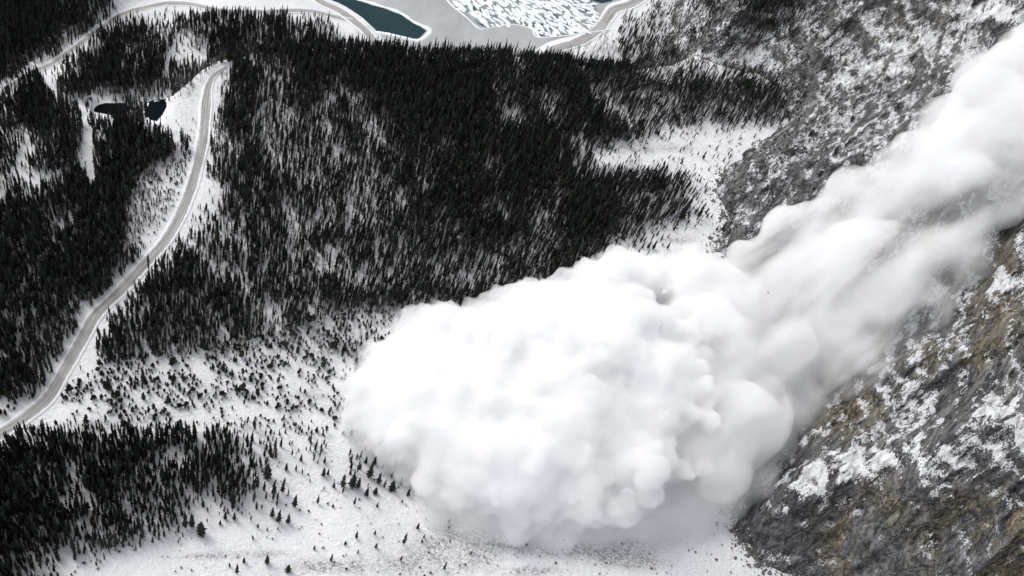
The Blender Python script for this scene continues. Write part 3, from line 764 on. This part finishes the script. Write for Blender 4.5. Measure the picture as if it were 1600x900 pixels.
def add_tree(x, y, z, h, wd, kind, label, group=None):
    o = ob('spruce_tree', None, label=label, category='tree'); o.location = (x, y, z); o.scale = (h * wd, h * wd, h); o.rotation_euler = (0, 0, random.uniform(0, 6.28))
    if group: o['group'] = group
    c, t = near_variants[kind]
    ob('crown', c, o); ob('trunk', t, o)
for (pp, hp, lb), x, y, z, t in zip(SOLO, sx, sy, sz, st_):
    # metres from the apparent height
    q0 = project(np.array(x), np.array(y), np.array(z)); q1 = project(np.array(x), np.array(y), np.array(z + 1.0)); m = math.hypot(q1[0] - q0[0], q1[1] - q0[1])
    h = hp / m; hd = lb.split()[:3]; stout = any(s in hd for s in ('broad', 'fat', 'wide', 'bushy', 'round', 'full'))
    thin = any(s in hd for s in ('thin', 'slim', 'narrow'))
    add_tree(x, y, z - .2, h, 1.35 if stout else (.8 if thin else 1.05), random.choice([3, 5]) if stout else random.choice([0, 2] if thin else [0, 1, 4]), lb, 'spruces standing apart on the snow')
zones = [(lambda x, y: y > 660 and x < 60, 'dark spruce at the left end of the dense lower left stand'), (lambda x, y: y > 790 and x < 180, 'dark spruce in the bottom corner of the dense lower left stand'),
         (lambda x, y: y > 660 and x < 170, 'dark spruce in the closed middle of the lower left stand'), (lambda x, y: y > 660 and y < 720, 'dark spruce along the top rim of the lower left stand'),
         (lambda x, y: y > 660, 'dark spruce in the open right half of the lower left stand'),
         (lambda x, y: x > 950 and y < 170, 'leaning spruce in the dark belt between the lake shore road and the rocks'), (lambda x, y: x > 950 and y < 300, 'leaning spruce along the edge of the white clearing'), (lambda x, y: x > 850 and y > 330, 'leaning spruce in the stand just above the cloud top'),
         (lambda x, y: x > 850, 'leaning spruce in the dark stand left of the white clearing'),
         (lambda x, y: x < 150 and y < 130 and y < 145 - .85 * x, 'spruce in the dark upper left corner above the straight road'), (lambda x, y: x < 330 and y < 150, 'spruce in the hollow between the straight road and the ponds'),
         (lambda x, y: x < 135 and y < 260, 'spruce on the slope left of the wide black pond'), (lambda x, y: x < 330 and y < 260, 'spruce on the slope below the black ponds'),
         (lambda x, y: x < 90 and y < 420, 'spruce among the snowy gullies at the left edge'), (lambda x, y: x < 270 and y < 420, 'spruce in the stand left of the upper stretch of the curving road'),
         (lambda x, y: x < 140 and y < 660, 'spruce in the dark stand left of the lower stretch of the curving road'),
         (lambda x, y: x < 330 and y > 400, 'spruce in the forest wedge right of the lower stretch of the curving road'), (lambda x, y: x < 450 and y < 300, 'spruce just right of the top bend of the curving road'),
         (lambda x, y: y < 120, 'spruce on the forest rim in front of the frozen lake'), (lambda x, y: x > 620 and y < 330, 'spruce in the darkest closed heart of the great forest'), (lambda x, y: x > 620, 'spruce in the snow streaked forest directly above the cloud front'),
         (lambda x, y: y > 450, 'spruce on the lower fringe of the great forest above the sapling slope'), (lambda x, y: y > 300, 'spruce in the thin snow streaked middle of the great forest'), (lambda x, y: True, 'spruce in the upper left part of the great forest below the rim')]
for i in np.where(big)[0]:
    lb = [z_[1] for z_ in zones if z_[0](PX[i], PY[i])][0]
    add_tree(X[i], Y[i], Z[i] - .3, hgt[i], wid[i], random.choice([0, 1, 2, 4, 0, 2]), lb, lb.replace('spruce', 'spruces'))
r_ = ~big
scatter('spruce_forest', X[r_], Y[r_], Z[r_] - .3, hgt[r_], wid[r_], forest_variants, kind='stuff', label='dark spruce forest covering the valley floor')
print('trees', X.size, 'big', big.sum(), 'smallest big', app[order[N_IND - 1]])

# ---- bare grey trees mixed through the thin parts
X, Y, Z, PX, PY, onm = candidates(4.2, 40)
dn = dens(PX, PY)
bz = blob(PX, PY, 440, 195, 110, 60) + .7 * blob(PX, PY, 400, 170, 60, 60) + .4 * blob(PX, PY, 560, 300, 200, 120) + .55 * blob(PX, PY, 700, 115, 160, 30) + .4 * blob(PX, PY, 420, 450, 120, 60) + .5 * blob(PX, PY, 270, 125, 60, 30) + .12 * ((PX > 1000) & (PY < 130)) + 1.0 * smooth(3, 5, dn) * smooth(9.2, 8, dn) * (PY < 560)
k = (rng.random(X.size) < np.clip(bz, 0, .85)) & clearance(X, Y, PX, PY) & (dn > 1.5)
X, Y, Z = X[k], Y[k], Z[k]
scatter('bare_trees', X, Y, Z - .2, rng.uniform(7, 13, X.size), rng.uniform(.8, 1.3, X.size), bare_variants, kind='stuff', label='leafless grey trees mixed through the thin forest')
print('bare', X.size)

# ---- low shrubs and saplings
X, Y, Z, PX, PY, onm = candidates(3.0, 40)
shrubzone = (PY > np.interp(PX, [0, 100, 150, 230, 330, 430, 500, 560, 620], [640, 600, 565, 550, 538, 515, 490, 475, 470])) & (PY < np.interp(PX, [0, 60, 200, 300, 400, 600], [672, 672, 668, 664, 670, 700])) & (PX < 640)
dn = dens(PX, PY)
n1 = fbm(X / 16, Y / 16, 3, 61)
ez = inside(PX, PY, [(205, 300), (225, 270), (300, 235), (315, 180), (335, 170), (300, 320), (260, 380), (190, 400), (200, 350)])
strip = np.exp(-(pline(PX, PY, [(115, 893), (160, 875), (200, 860), (215, 853)])[0] / 6) ** 2)
grs = sum(blob(PX, PY, *b) for b in [(700, 850, 45, 22), (640, 885, 90, 14), (970, 865, 50, 14), (830, 858, 40, 10), (490, 617, 26, 8)])
bump_ = inside(PX, PY, [(400, 700), (640, 700), (680, 830), (1150, 850), (1150, 900), (250, 900), (250, 850), (380, 800)])
mt = onm & (PX < 1330) & (PY < 340)
onm_under = onm & (PY > 340)
p = np.where(shrubzone, np.clip(dn / 4.2, 0, 1) * .85 * np.clip(1 + 2.2 * n1, .05, 2.4), 0) + ez * .25 + strip * .6 + grs * .14 + bump_ * .085 + .03 * inside(PX, PY, [(880, 240), (940, 215), (1200, 190), (1180, 225), (1110, 290), (960, 280)]) + mt * .17 * np.clip(1 + 2 * n1, 0, 3) + .04 * (dn > 2)
k = (rng.random(X.size) < p) & clearance(X, Y, PX, PY) & ~onm_under
X, Y, Z, SZ, BZ = X[k], Y[k], Z[k], shrubzone[k], bump_[k]
hh = np.where(SZ, rng.lognormal(math.log(3.4), .35, X.size), rng.uniform(1.4, 3.2, X.size)); hh = np.where(BZ & ~SZ, rng.uniform(.8, 2.2, X.size), hh)
sapl = SZ & (rng.random(X.size) < .5)
scatter('shrubs', X[~sapl], Y[~sapl], Z[~sapl] - .1, hh[~sapl], rng.uniform(.7, 1.2, (~sapl).sum()), shrub_variants, kind='stuff', label='low dark shrubs poking through the snow')
scatter('saplings', X[sapl], Y[sapl], Z[sapl] - .1, hh[sapl] * 1.45, rng.uniform(1.3, 2.2, sapl.sum()), forest_variants, kind='stuff', label='small conifer saplings on the snowy slope below the forest')
print('shrubs', X.size)
def boulder(seed):
    r_ = random.Random(seed); bm = bmesh.new(); bmesh.ops.create_icosphere(bm, subdivisions=1, radius=.5)
    for v in bm.verts: v.co *= r_.uniform(.7, 1.25)
    v = [tuple(p.co) for p in bm.verts]; f = [[q.index for q in t.verts] for t in bm.faces]; bm.free()
    return bpy.data.objects.new('boulder_kind', merged('boulder_kind', [((v, f), M_SCREE)]))
M_SCREE = mat_simple('scree_stone', (0.06, 0.058, 0.056), (0.19, 0.18, 0.17), 0.4)
B = np.array(foot_w[1:17]); t_ = rng.uniform(0, len(B) - 1.001, 2600); i_ = t_.astype(int); q_ = B[i_] + (B[i_ + 1] - B[i_]) * (t_ - i_)[:, None]
q_ = q_ + rng.normal(0, 1, q_.shape) * (2 + rng.exponential(4.5, len(q_)))[:, None]; bx_, by_ = q_[:, 0], q_[:, 1]
hz_, mz_ = H(bx_, by_), M(bx_, by_); k = mz_ < hz_ + 3; bx_, by_, hz_ = bx_[k], by_[k], np.maximum(hz_, mz_)[k]
scatter('scree', bx_, by_, hz_, rng.lognormal(math.log(.9), .55, len(bx_)).clip(.3, 4), rng.uniform(.9, 1.5, len(bx_)), [boulder(500 + i) for i in range(4)], kind='stuff', label='loose stones fallen on the snow along the foot of the rocks')

# ------------------------------------------------------------------ the avalanche
def mat_core(c):
    k = NT('packed_powder'); n = k.noise(k.pos(), .02, 3, .5)
    return k.bsdf(c, 1.0, None, 0.0)
def mat_vol(name, dens_, col, noisy=False, aniso=0.0):
    k = NT(name); v = k.n('ShaderNodeVolumeScatter'); v.inputs['Color'].default_value = col + (1,); v.inputs['Anisotropy'].default_value = aniso
    if noisy:
        n = k.noise(k.along(FLOW, .38), .03, 4, .6, .4)
        k.t.links.new(k.ramp_val(n, .4, .6, dens_ * .06, dens_ * 1.15), v.inputs['Density']); k.m.cycles.volume_step_rate = 0.6
    else: v.inputs['Density'].default_value = dens_
    k.t.links.new(v.outputs[0], k.out.inputs['Volume']); return k.m
def ramp_val(self, n, a, b, lo, hi):
    nd = self.n('ShaderNodeMapRange', clamp=True)
    self.t.links.new(n, nd.inputs[0])
    for i, v in enumerate((a, b, lo, hi)): nd.inputs[i + 1].default_value = v
    return nd.outputs[0]
NT.ramp_val = ramp_val
FLOW = tuple(STREAK)

def ico(sub):
    bm = bmesh.new(); bmesh.ops.create_icosphere(bm, subdivisions=sub, radius=1.0); v = np.array([p.co for p in bm.verts]); f = np.array([[q.index for q in t.verts] for t in bm.faces]); bm.free(); return v, f
IV, IF = ico(2)

FRONT = [(575, 552, 27), (558, 600, 26), (552, 660, 26), (640, 508, 28), (688, 492, 26), (738, 486, 22), (790, 470, 28), (838, 464, 22), (885, 446, 28), (938, 424, 27), (1000, 412, 30), (605, 572, 42), (585, 610, 42), (592, 655, 50), (600, 680, 34), (648, 540, 46), (700, 525, 46), (745, 520, 46), (800, 505, 52), (850, 500, 55), (905, 480, 58), (960, 455, 60), (1020, 450, 58), (1075, 455, 56),
         (660, 620, 75), (760, 600, 90), (880, 590, 105), (1000, 570, 105), (1080, 560, 72), (690, 700, 66), (780, 710, 88), (890, 710, 95), (1000, 690, 90), (1070, 690, 72), (705, 755, 46), (750, 780, 46), (810, 790, 46), (860, 790, 46), (920, 775, 50), (990, 750, 52), (1050, 735, 50), (655, 735, 30), (1130, 470, 50)]
TAIL = [(1110, 520, 100), (1150, 640, 90), (1120, 710, 70), (1200, 560, 95), (1190, 460, 75), (1180, 410, 42), (1230, 620, 55), (1290, 545, 62), (1290, 470, 90), (1250, 385, 62), (1330, 330, 60), (1360, 430, 90), (1350, 530, 52), (1320, 590, 40), (1270, 640, 36), (1400, 530, 42), (1450, 470, 44), (1500, 410, 42), (1360, 565, 40), (1400, 350, 80), (1440, 410, 62), (1410, 480, 42), (1400, 270, 50), (1480, 290, 80), (1480, 360, 55),
        (1480, 205, 54), (1560, 220, 85), (1560, 300, 55), (1550, 140, 56), (1630, 150, 90), (1630, 250, 60), (1720, 90, 100), (1720, 200, 80), (1810, 40, 110), (1830, 150, 90)]

def seat(lst, lift):
    px = np.array([a[0] for a in lst], float); py = np.array([a[1] for a in lst], float); r = np.array([a[2] for a in lst], float)
    x, y, z, t = hit(px, py); dr = ray(px, py); rw = r * t / F; tt = t - rw * lift; rw = r * tt / F
    return np.stack([dr[:, 0] * tt, dr[:, 1] * tt, CAM_H + dr[:, 2] * tt], -1), rw

def bud(c, r, n, lo, hi, rs, out=.8):
    C2, R2 = [], []
    for p, q in zip(c, r):
        for _ in range(n):
            v = rs.normal(size=3); v[2] = abs(v[2]) * (1 if rs.random() < .8 else -.5); v /= np.linalg.norm(v); s = rs.uniform(lo, hi)
            C2.append(p + v * q * out * rs.uniform(.9, 1.08)); R2.append(q * s)
    return np.array(C2), np.array(R2)

def cloud_mesh(name, sets, vox, shrink, parent, mat, smooth_it, disp=None, after=0):
    V, Fc, b = [], [], 0
    for c, r in sets:
        for p, q in zip(c, r):
            q = q - shrink * (0.35 + 0.65 * min(1, q / 20.0))
            if q < 1.5 * vox: continue
            V.append(IV * q + p); Fc.append(IF + b); b += len(IV)
    me = new_mesh(name, np.concatenate(V), np.concatenate(Fc), [mat], True)
    o = ob(name, me, parent)
    rm = o.modifiers.new('union', 'REMESH'); rm.mode = 'VOXEL'; rm.voxel_size = vox; rm.use_smooth_shade = True
    sm = o.modifiers.new('soften', 'SMOOTH'); sm.iterations = smooth_it; sm.factor = .6
    for k, (size, st, depth) in enumerate(disp or []):
        tx = bpy.data.textures.new(name + '_billow', 'CLOUDS'); tx.noise_scale = size; tx.noise_depth = depth; tx.noise_basis = 'VORONOI_F1' if k == 1 else 'BLENDER_ORIGINAL'
        dm = o.modifiers.new('billow', 'DISPLACE'); dm.texture = tx; dm.strength = st; dm.mid_level = .5; dm.texture_coords = 'GLOBAL'
    if after: sm = o.modifiers.new('soften', 'SMOOTH'); sm.iterations = after; sm.factor = .7
    return o

rs = np.random.default_rng(11)
av = ob('avalanche', None, label='huge white powder snow avalanche pouring down the mountainside onto the valley floor', category='avalanche')
fc, fr = seat(FRONT, .55)
mid = [((fc[i] + fc[j]) / 2, (fr[i] + fr[j]) / 2 * 1.04) for i in range(len(fc)) for j in range(i) if np.linalg.norm(fc[i] - fc[j]) < 0.95 * (fr[i] + fr[j])]
fc = np.concatenate([fc, [m[0] for m in mid]]); fr = np.concatenate([fr, [m[1] for m in mid]])
f2 = bud(fc, fr, 11, .17, .36, rs, .86); f3 = bud(f2[0], f2[1], 4, .3, .55, rs, .9)
tc, tr = seat(TAIL, .35); vc, vr = seat([(1110, 560, 85), (1150, 650, 80), (1070, 660, 62), (1120, 480, 55), (1060, 590, 55), (1120, 720, 62), (1170, 690, 50)], 1.15); tc = np.concatenate([vc, tc]); tr = np.concatenate([vr, tr]); FLOW = tuple(tc[-8] - tc[10])
t2 = bud(tc, tr, 12, .22, .5, rs, .8)
fd = [(48, 26.0, 1), (15, -8.0, 1), (7, 4.0, 3)]
cloud_mesh('billow', [(fc, fr), f2, f3], 2.1, 0, av, mat_vol('dense_powder', .125, (.945, .947, .955)), 2, fd)
cloud_mesh('billow_heart', [(fc, fr), f2], 2.6, 12.5, av, mat_core((.86, .864, .875)), 2, [(48, 23.0, 1)], 3)
sk = seat([(690, 785, 42), (740, 805, 40), (800, 818, 42), (870, 822, 42), (950, 810, 46), (1030, 790, 46), (1100, 770, 50), (1150, 735, 55), (1190, 690, 55), (1235, 640, 52), (1060, 775, 58), (1115, 765, 58), (1000, 800, 50), (1150, 750, 46), (640, 725, 34), (575, 690, 34), (560, 640, 36)], .35)
sk2 = bud(sk[0], sk[1], 7, .35, .6, rs, .7)
cloud_mesh('dust_skirt', [sk, sk2], 4, 0, av, mat_vol('thin_dust', .045, (.95, .95, .955)), 4, [(30, 12, 3)])
td = [(45, 26, 3), (14, 8, 3)]
cloud_mesh('plume', [(tc, tr), t2], 4.5, 0, av, mat_vol('thin_powder', .09, (.85, .838, .826), True), 4, td, 3)
cloud_mesh('plume_heart', [(tc[7:10], tr[7:10])], 5, 20, av, mat_core((.9, .9, .9)), 5, [(45, 16, 1)], 6)
